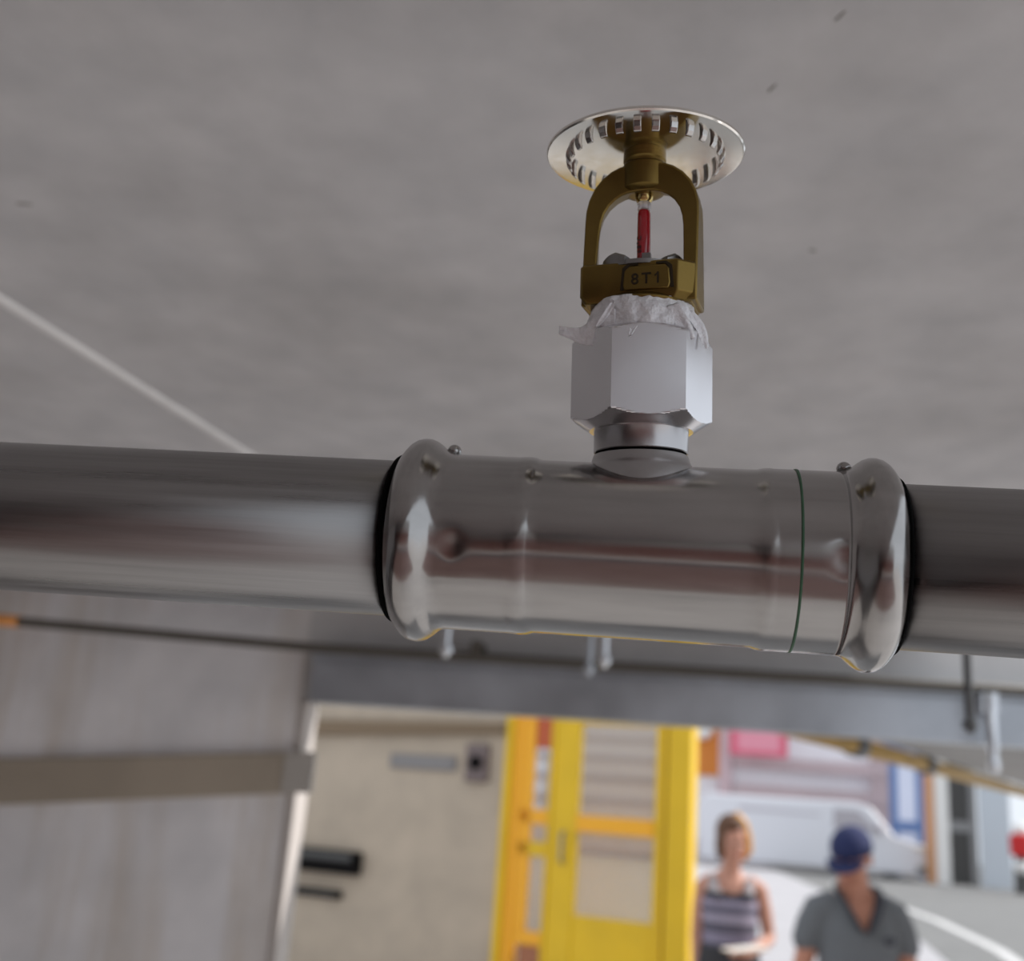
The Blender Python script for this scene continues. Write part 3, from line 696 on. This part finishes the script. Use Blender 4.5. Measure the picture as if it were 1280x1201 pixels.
# seat: cupped washer with a notch, centre post
bm = N(); seg = 120
def wing(a0, a1):
    rr = []
    nn = 40
    for i in range(nn + 1):
        a = R(a0 + (a1 - a0) * i / nn)
        e = min(i, nn - i) / 5.0; hh = 64.6 + 1.2 * min(1, e)
        rr.append([bm.verts.new((r * mm * math.cos(a), r * mm * math.sin(a), zh(h))) for r, h in ((9.0, 62.6), (9.2, hh - 0.5), (8.8, hh), (6.6, hh), (6.4, 62.6))])
    for p, q in zip(rr, rr[1:]):
        for k in range(5): bm.faces.new((p[k], p[(k + 1) % 5], q[(k + 1) % 5], q[k]))
    bm.faces.new(rr[0]); bm.faces.new(rr[-1])
# notch towards the viewer (local yaw offset)
wing(-58 + 15, 78 + 15); wing(102 + 15, 240 + 15)
lathe(bm, [(zh(62.6), 8.8 * mm), (zh(63.6), 8.8 * mm), (zh(63.7), 3.0 * mm), (zh(64.6), 2.2 * mm), (zh(64.8), 1.2 * mm)], 48)
box(bm, (0.3 * mm, -3.2 * mm, zh(63.2)), (2.2 * mm, -1.7 * mm, zh(66.8)))
obj('bulb_seat', bm, M_seat, sp, auto=35)
# deflector
df = obj('deflector', lathe(N(), [(zh(90.8), 1.0 * mm), (zh(90.8), 6.0 * mm), (zh(91.0), 13 * mm), (zh(90.9), 21.6 * mm), (zh(90.95), 22.3 * mm), (zh(91.3), 22.6 * mm), (zh(91.8), 22.6 * mm), (zh(92.1), 22.2 * mm), (zh(92.1), 1.0 * mm)], 128, cap=False), M_defl, sp, auto=30)
tm = None
NT = 28
for k in range(NT):
    a = 2 * math.pi * (k + 0.5) / NT
    Mk = Matrix.Rotation(a, 4, 'Z')
    if tm is None:
        bm = N(); prism(bm, [(x * mm, z * mm) for x, z in ((17.1, 0.2), (18.3, 0.2), (18.0, -1.2), (17.4, -2.1), (16.8, -2.1), (17.1, -1.0))], -0.85 * mm, 0.85 * mm)
        o = obj('tooth', bm, M_tooth, df, bevel=0.0002); tm = o.data
    else:
        o = bpy.data.objects.new('tooth', tm); COL.objects.link(o); o.parent = df
        b = o.modifiers.new('bevel', 'BEVEL'); b.width = 0.0002; b.segments = 2
    o.matrix_local = Matrix.Translation((0, 0, zh(90.9))) @ Mk
obj('top_nut', lathe(N(), [(zh(92.0), 4.0 * mm), (zh(93.4), 4.0 * mm), (zh(93.9), 2.5 * mm)], 24), M_brassp, sp, auto=40)
tag(sp, 'brass upright fire sprinkler with red glass bulb and chrome disc', 'sprinkler')

# ================================================================== PEOPLE
def unify(bm, vox, smooth_it=8):
    me = bpy.data.meshes.new('tmp'); bmesh.ops.recalc_face_normals(bm, faces=bm.faces); bm.to_mesh(me); bm.free()
    o = bpy.data.objects.new('tmp', me); COL.objects.link(o)
    r = o.modifiers.new('r', 'REMESH'); r.mode = 'VOXEL'; r.voxel_size = vox
    s = o.modifiers.new('s', 'SMOOTH'); s.iterations = smooth_it; s.factor = 0.5
    bpy.context.view_layer.update()
    out = bpy.data.meshes.new_from_object(o.evaluated_get(bpy.context.evaluated_depsgraph_get()))
    bpy.data.objects.remove(o); bpy.data.meshes.remove(me)
    return out
def chain(bm, pts, rad, seg=14):
    tube(bm, pts, rad, seg)
    for p, r in ((pts[0], rad[0]), (pts[-1], rad[-1])):
        rr = r if not isinstance(r, tuple) else min(r)
        ellipsoid(bm, Vector(p), (rr, rr, rr), 12)
def hand(bm, wrist, dirn, palm_n, side, curl=0.5, L=0.18):
    """palm + five fingers; dirn = along the hand, palm_n = out of the palm, side = thumb direction"""
    d = Vector(dirn).normalized(); n = Vector(palm_n); n = (n - d * n.dot(d)).normalized(); s = Vector(side); s = (s - d * s.dot(d) - n * s.dot(n)).normalized()
    w = Vector(wrist)
    tube(bm, [w, w + d * 0.03, w + d * 0.07, w + d * 0.095], [(0.026, 0.02), (0.034, 0.018), (0.042, 0.016), (0.040, 0.013)], 14) if abs(d.z) < 0.9 else ellipsoid(bm, w + d * 0.05, (0.028, 0.042, 0.06), 14)
    for i, (off, ln, r) in enumerate(((0.030, 0.072, 0.0085), (0.010, 0.080, 0.009), (-0.010, 0.074, 0.0085), (-0.029, 0.058, 0.0078))):
        p = w + d * 0.085 + s * off; pts = [w + d * 0.05 + s * off * 0.8, p]; ang = 0
        for seg_l in (0.45, 0.30, 0.25):
            ang += curl * 0.75
            p = p + (d * math.cos(ang) + n * math.sin(ang)) * ln * seg_l; pts.append(p)
        chain(bm, pts, [r * 1.1, r * 1.05, r, r * 0.92, r * 0.8], 10)
    p = w + d * 0.025 + s * 0.03
    chain(bm, [w + d * 0.02 + s * 0.012, p, p + s * 0.028 + d * 0.03 + n * 0.01, p + s * 0.032 + d * 0.062 + n * 0.022], [0.014, 0.0125, 0.011, 0.009], 10)
def head(bm, c, turn, tilt, s=1.0):
    Mh = Matrix.Translation(c) @ Matrix.Rotation(turn, 4, 'Z') @ Matrix.Rotation(tilt, 4, 'X')
    def E(p, r): ellipsoid(bm, Mh @ Vector(p) * 1.0, tuple(x * s for x in r), 18, Mh.to_3x3().to_4x4())
    E((0, 0.012, 0.03), (0.075, 0.095, 0.085)); E((0, -0.022, -0.03), (0.060, 0.068, 0.085)); E((0, -0.05, -0.088), (0.030, 0.03, 0.022))
    E((0, -0.097, -0.022), (0.011, 0.018, 0.024)); E((0, -0.105, -0.034), (0.015, 0.012, 0.010))
    for x in (-1, 1):
        E((x * 0.033, -0.062, -0.03), (0.024, 0.024, 0.026)); E((x * 0.076, 0.012, -0.005), (0.010, 0.020, 0.030))
        E((x * 0.03, -0.083, 0.018), (0.020, 0.010, 0.007))
    E((0, -0.086, -0.064), (0.024, 0.010, 0.010))
    return Mh
def face_bits(root, body, Mh):
    for x in (-1, 1): obj('eye', ellipsoid(N(), Mh @ Vector((x * 0.031, -0.085, -0.002)), (0.011, 0.006, 0.006), 10), M_eye, body, smooth=True)
    obj('mouth', ellipsoid(N(), Mh @ Vector((0, -0.095, -0.064)), (0.022, 0.005, 0.005), 12, Mh.to_3x3().to_4x4()), M_lip, body, smooth=True)
def shoe(bm, x, y=0.0):
    tube(bm, [(x, y + 0.09, 0.045), (x, y + 0.04, 0.05), (x, y - 0.06, 0.045), (x, y - 0.15, 0.035), (x, y - 0.19, 0.03)], [(0.035, 0.04), (0.042, 0.05), (0.046, 0.042), (0.046, 0.034), (0.03, 0.022)], 14)

# ---- man
mn = empty('person', (0.897, 5.2, 0.0)); mn.rotation_euler = (0, 0, R(6))
bm = N()
tube(bm, [(0, 0, 0.86), (0, 0, 0.98), (0, 0.0, 1.12), (0, 0.005, 1.26), (0, 0.01, 1.36), (0, 0.01, 1.42), (0, 0.005, 1.46)],
     [(0.145, 0.11), (0.145, 0.12), (0.148, 0.12), (0.152, 0.115), (0.145, 0.095), (0.10, 0.07), (0.062, 0.06)], 24)
chain(bm, [(-0.005, 0.005, 1.40), (-0.014, -0.012, 1.47), (-0.024, -0.02, 1.53)], [0.074, 0.066, 0.062])
Mh = head(bm, Vector((-0.026, -0.035, 1.580)), R(-34), R(20))
for s in (-1, 1):
    chain(bm, [(s * 0.12, 0.01, 1.375), (s * 0.158, 0.012, 1.35), (s * 0.202, 0.02, 1.23), (s * 0.236, 0.025, 1.10), (s * 0.262, 0.0, 0.97), (s * 0.272, -0.02, 0.87)], [0.055, 0.052, 0.047, 0.041, 0.035, 0.026])
    hand(bm, (s * 0.272, -0.022, 0.875), (s * 0.04, -0.12, -1), (-s, 0, 0), (0, -1, 0.1), 0.45)
    chain(bm, [(s * 0.085, 0, 0.90), (s * 0.095, 0.0, 0.70), (s * 0.10, -0.005, 0.50), (s * 0.105, 0.01, 0.34), (s * 0.11, 0.02, 0.10)], [0.10, 0.088, 0.062, 0.058, 0.042])
body = obj('body', unify(bm, 0.0075, 4), M_skin1, mn, smooth=True)
face_bits(mn, body, Mh)
bm = N()
tube(bm, [(0, 0, 0.90), (0, 0, 0.98), (0, 0.0, 1.12), (0, 0.005, 1.26), (0, 0.01, 1.345), (0, 0.01, 1.40), (0, 0.012, 1.445)],
     [(0.172, 0.135), (0.170, 0.138), (0.168, 0.138), (0.170, 0.132), (0.168, 0.112), (0.135, 0.092), (0.086, 0.082)], 28)
for s in (-1, 1):
    chain(bm, [(s * 0.11, 0.01, 1.365), (s * 0.162, 0.012, 1.352), (s * 0.192, 0.018, 1.29), (s * 0.214, 0.022, 1.235)], [0.076, 0.072, 0.068, 0.062])
me = unify(bm, 0.009, 6)
bm = N(); bm.from_mesh(me)
kill = [v for v in bm.verts if v.co.y < 0.0 and v.co.z > 1.285 and abs(v.co.x) < (v.co.z - 1.285) * 0.52]
kill += [v for v in bm.verts if v.co.z > 1.432 and abs(v.co.x) < 0.10 and v not in kill]
bmesh.ops.delete(bm, geom=list(set(kill)), context='VERTS')
sh = obj('shirt', bm, M_polo, mn, smooth=True)
for s in (-1, 1):
    bm = N(); tube(bm, [(s * 0.012, -0.132, 1.288), (s * 0.045, -0.118, 1.345), (s * 0.075, -0.085, 1.405), (s * 0.085, -0.02, 1.44), (s * 0.065, 0.06, 1.455), (0, 0.088, 1.46)], [(0.012, 0.008), (0.026, 0.009), (0.03, 0.010), (0.028, 0.011), (0.024, 0.012), (0.022, 0.012)], 10)
    obj('collar', bm, M_polod, sh, smooth=True)
obj('chest_emblem', ellipsoid(N(), (0.095, -0.147, 1.262), (0.026, 0.006, 0.018), 12), M_polod, sh, smooth=True)
bm = N()
tube(bm, [(0, 0, 0.82), (0, 0, 0.95)], [(0.175, 0.13), (0.175, 0.13)], 24)
for s in (-1, 1): chain(bm, [(s * 0.088, 0, 0.88), (s * 0.096, 0.0, 0.70), (s * 0.102, 0.0, 0.50), (s * 0.107, 0.012, 0.30), (s * 0.11, 0.02, 0.09)], [0.112, 0.098, 0.08, 0.075, 0.07])
obj('trousers', unify(bm, 0.012, 4), M_trou, mn, smooth=True)
for s in (-1, 1):
    bm = N(); shoe(bm, s * 0.11, 0.02); obj('shoe', bm, M_shoe, mn, smooth=True)
Mc = Mh @ Matrix.Translation((0, 0.01, 0.045))
bm = N(); ellipsoid(bm, Mc @ Vector((0, 0, 0.0)), (0.090, 0.112, 0.092), 24, Mc.to_3x3().to_4x4())
cut = Mc.inverted()
bmesh.ops.delete(bm, geom=[v for v in bm.verts if (cut @ v.co).z < -0.030], context='VERTS')
cp = obj('cap', bm, M_cap, mn, smooth=True)
s_ = cp.modifiers.new('t', 'SOLIDIFY'); s_.thickness = 0.004
bm = N(); pts = []
for i in range(13):
    a = math.pi * i / 12
    pts.append((0.082 * math.cos(a), -0.085 - 0.085 * math.sin(a), -0.02 - 0.03 * math.sin(a) + 0.018 * (1 - math.cos(a) ** 2) * 0))
top_ = [bm.verts.new(Mc @ Vector(p)) for p in pts]; bot_ = [bm.verts.new(Mc @ (Vector(p) - Vector((0, 0, 0.006)))) for p in pts]
bm.faces.new(top_); bm.faces.new(bot_[::-1])
for i in range(13): bm.faces.new((top_[i], bot_[i], bot_[(i + 1) % 13], top_[(i + 1) % 13]))
obj('brim', bm, M_cap, cp)
tag(mn, 'person in grey polo shirt and navy cap walking towards the garage', 'person')

# ---- woman
wm = empty('person', (0.415, 6.1, 0.0)); wm.rotation_euler = (0, 0, R(4)); wm.scale = (0.93, 0.95, 1.0)
bm = N()
tube(bm, [(0, 0, 0.84), (0, 0, 0.95), (0, 0.0, 1.06), (0, 0.0, 1.18), (0, 0.005, 1.29), (0, 0.01, 1.38), (0, 0.01, 1.43), (0, 0.005, 1.46)],
     [(0.165, 0.11), (0.160, 0.115), (0.128, 0.10), (0.135, 0.105), (0.148, 0.11), (0.135, 0.085), (0.085, 0.06), (0.052, 0.05)], 24)
chain(bm, [(0, 0.005, 1.41), (0.004, -0.008, 1.47), (0.008, -0.015, 1.53)], [0.055, 0.050, 0.050])
Mw = head(bm, Vector((0.008, -0.02, 1.60)), R(14), R(6), 0.95)
# right arm (image left) hangs a little back, left arm bent to hold the card
chain(bm, [(-0.11, 0.01, 1.385), (-0.145, 0.02, 1.365), (-0.160, 0.05, 1.25), (-0.168, 0.075, 1.12), (-0.17, 0.04, 1.0), (-0.17, 0.0, 0.90)], [0.048, 0.047, 0.042, 0.036, 0.031, 0.023])
hand(bm, (-0.17, -0.002, 0.905), (0.03, -0.15, -1), (1, 0, 0), (0, -1, 0.1), 0.5)
chain(bm, [(0.12, 0.01, 1.385), (0.165, 0.012, 1.365), (0.195, 0.01, 1.25), (0.215, -0.01, 1.135), (0.14, -0.12, 1.10), (0.06, -0.20, 1.075)], [0.048, 0.047, 0.042, 0.037, 0.032, 0.024])
hand(bm, (0.062, -0.198, 1.076), (-0.75, -0.62, -0.15), (0.2, -0.3, 1), (0.5, -0.6, 0.6), 0.7)
for s in (-1, 1):
    chain(bm, [(s * 0.08, 0, 0.88), (s * 0.085, 0.0, 0.68), (s * 0.088, -0.005, 0.48), (s * 0.09, 0.012, 0.33), (s * 0.092, 0.02, 0.09)], [0.095, 0.083, 0.056, 0.052, 0.036])
wbody = obj('body', unify(bm, 0.0075, 4), M_skin2, wm, smooth=True)
face_bits(wm, wbody, Mw)
bm = N()
tube(bm, [(0, 0, 0.93), (0, 0, 0.98), (0, 0.0, 1.06), (0, 0.0, 1.18), (0, 0.003, 1.28), (0, 0.008, 1.35), (0, 0.01, 1.39)],
     [(0.178, 0.13), (0.172, 0.13), (0.148, 0.118), (0.150, 0.122), (0.160, 0.125), (0.146, 0.105), (0.12, 0.088)], 28)
for s in (-1, 1): chain(bm, [(s * 0.085, -0.085, 1.33), (s * 0.10, -0.03, 1.40), (s * 0.10, 0.04, 1.40), (s * 0.085, 0.08, 1.34)], [0.03, 0.028, 0.028, 0.03])
me = unify(bm, 0.009, 4)
bm = N(); bm.from_mesh(me)
bmesh.ops.delete(bm, geom=[v for v in bm.verts if (v.co.z > 1.345 + 3.2 * v.co.x ** 2 and abs(v.co.x) < 0.072)], context='VERTS')
obj('tank_top', bm, M_stripe, wm, smooth=True)
bm = N()
tube(bm, [(0, 0, 0.45), (0, 0, 0.60), (0, 0, 0.80), (0, 0, 0.90), (0, 0, 1.0), (0, 0, 1.085)], [(0.23, 0.19), (0.215, 0.17), (0.195, 0.15), (0.188, 0.145), (0.176, 0.138), (0.158, 0.128)], 28)
obj('skirt', unify(bm, 0.012, 3), M_trou, wm, smooth=True)
for s in (-1, 1):
    bm = N(); shoe(bm, s * 0.092, 0.02); obj('shoe', bm, M_shoe, wm, smooth=True)
# hair: cap of brown hair with a blond tail, backlight painted into its colour
bm = N()
Mr = Mw.to_3x3().to_4x4()
ellipsoid(bm, Mw @ Vector((0, 0.03, 0.045)), (0.086, 0.098, 0.092), 22, Mr)
ellipsoid(bm, Mw @ Vector((0, 0.07, -0.02)), (0.075, 0.055, 0.085), 18, Mr)
ellipsoid(bm, Mw @ Vector((-0.062, 0.02, -0.02)), (0.026, 0.055, 0.085), 16, Mr)
ellipsoid(bm, Mw @ Vector((-0.02, -0.062, 0.092)), (0.055, 0.03, 0.026), 14, Mr)
hr = obj('hair', unify(bm, 0.008, 3), M_hair, wm, smooth=True)
bm = N()
chain(bm, [Mw @ Vector(p) for p in ((0.02, 0.0, 0.125), (0.058, 0.0, 0.085), (0.082, 0.01, 0.02), (0.098, 0.03, -0.045), (0.095, 0.05, -0.085))], [0.024, 0.032, 0.036, 0.038, 0.022])
obj('blond_lit_lock', unify(bm, 0.007, 3), M_blond_lit, hr, smooth=True)
tag(wm, 'person in striped sleeveless top holding a card next to the yellow door post', 'person')
cdm = Matrix.Translation((wm.location.x + 0.045, wm.location.y - 0.30, 1.104)) @ Matrix.Rotation(R(28), 4, 'Z') @ Matrix.Rotation(R(-6), 4, 'Y')
cdo = obj('card_booklet', B((-0.085, -0.06, -0.004), (0.115, 0.06, 0.004)), M_paper, bevel=0.001, mw=cdm)
obj('cover', B((-0.086, -0.061, 0.004), (0.116, 0.061, 0.0055)), mat('card_cover', (0.85, 0.78, 0.70), 0.6), cdo)
tag(cdo, 'pale tan card in the hand of the person in the striped top', 'card')
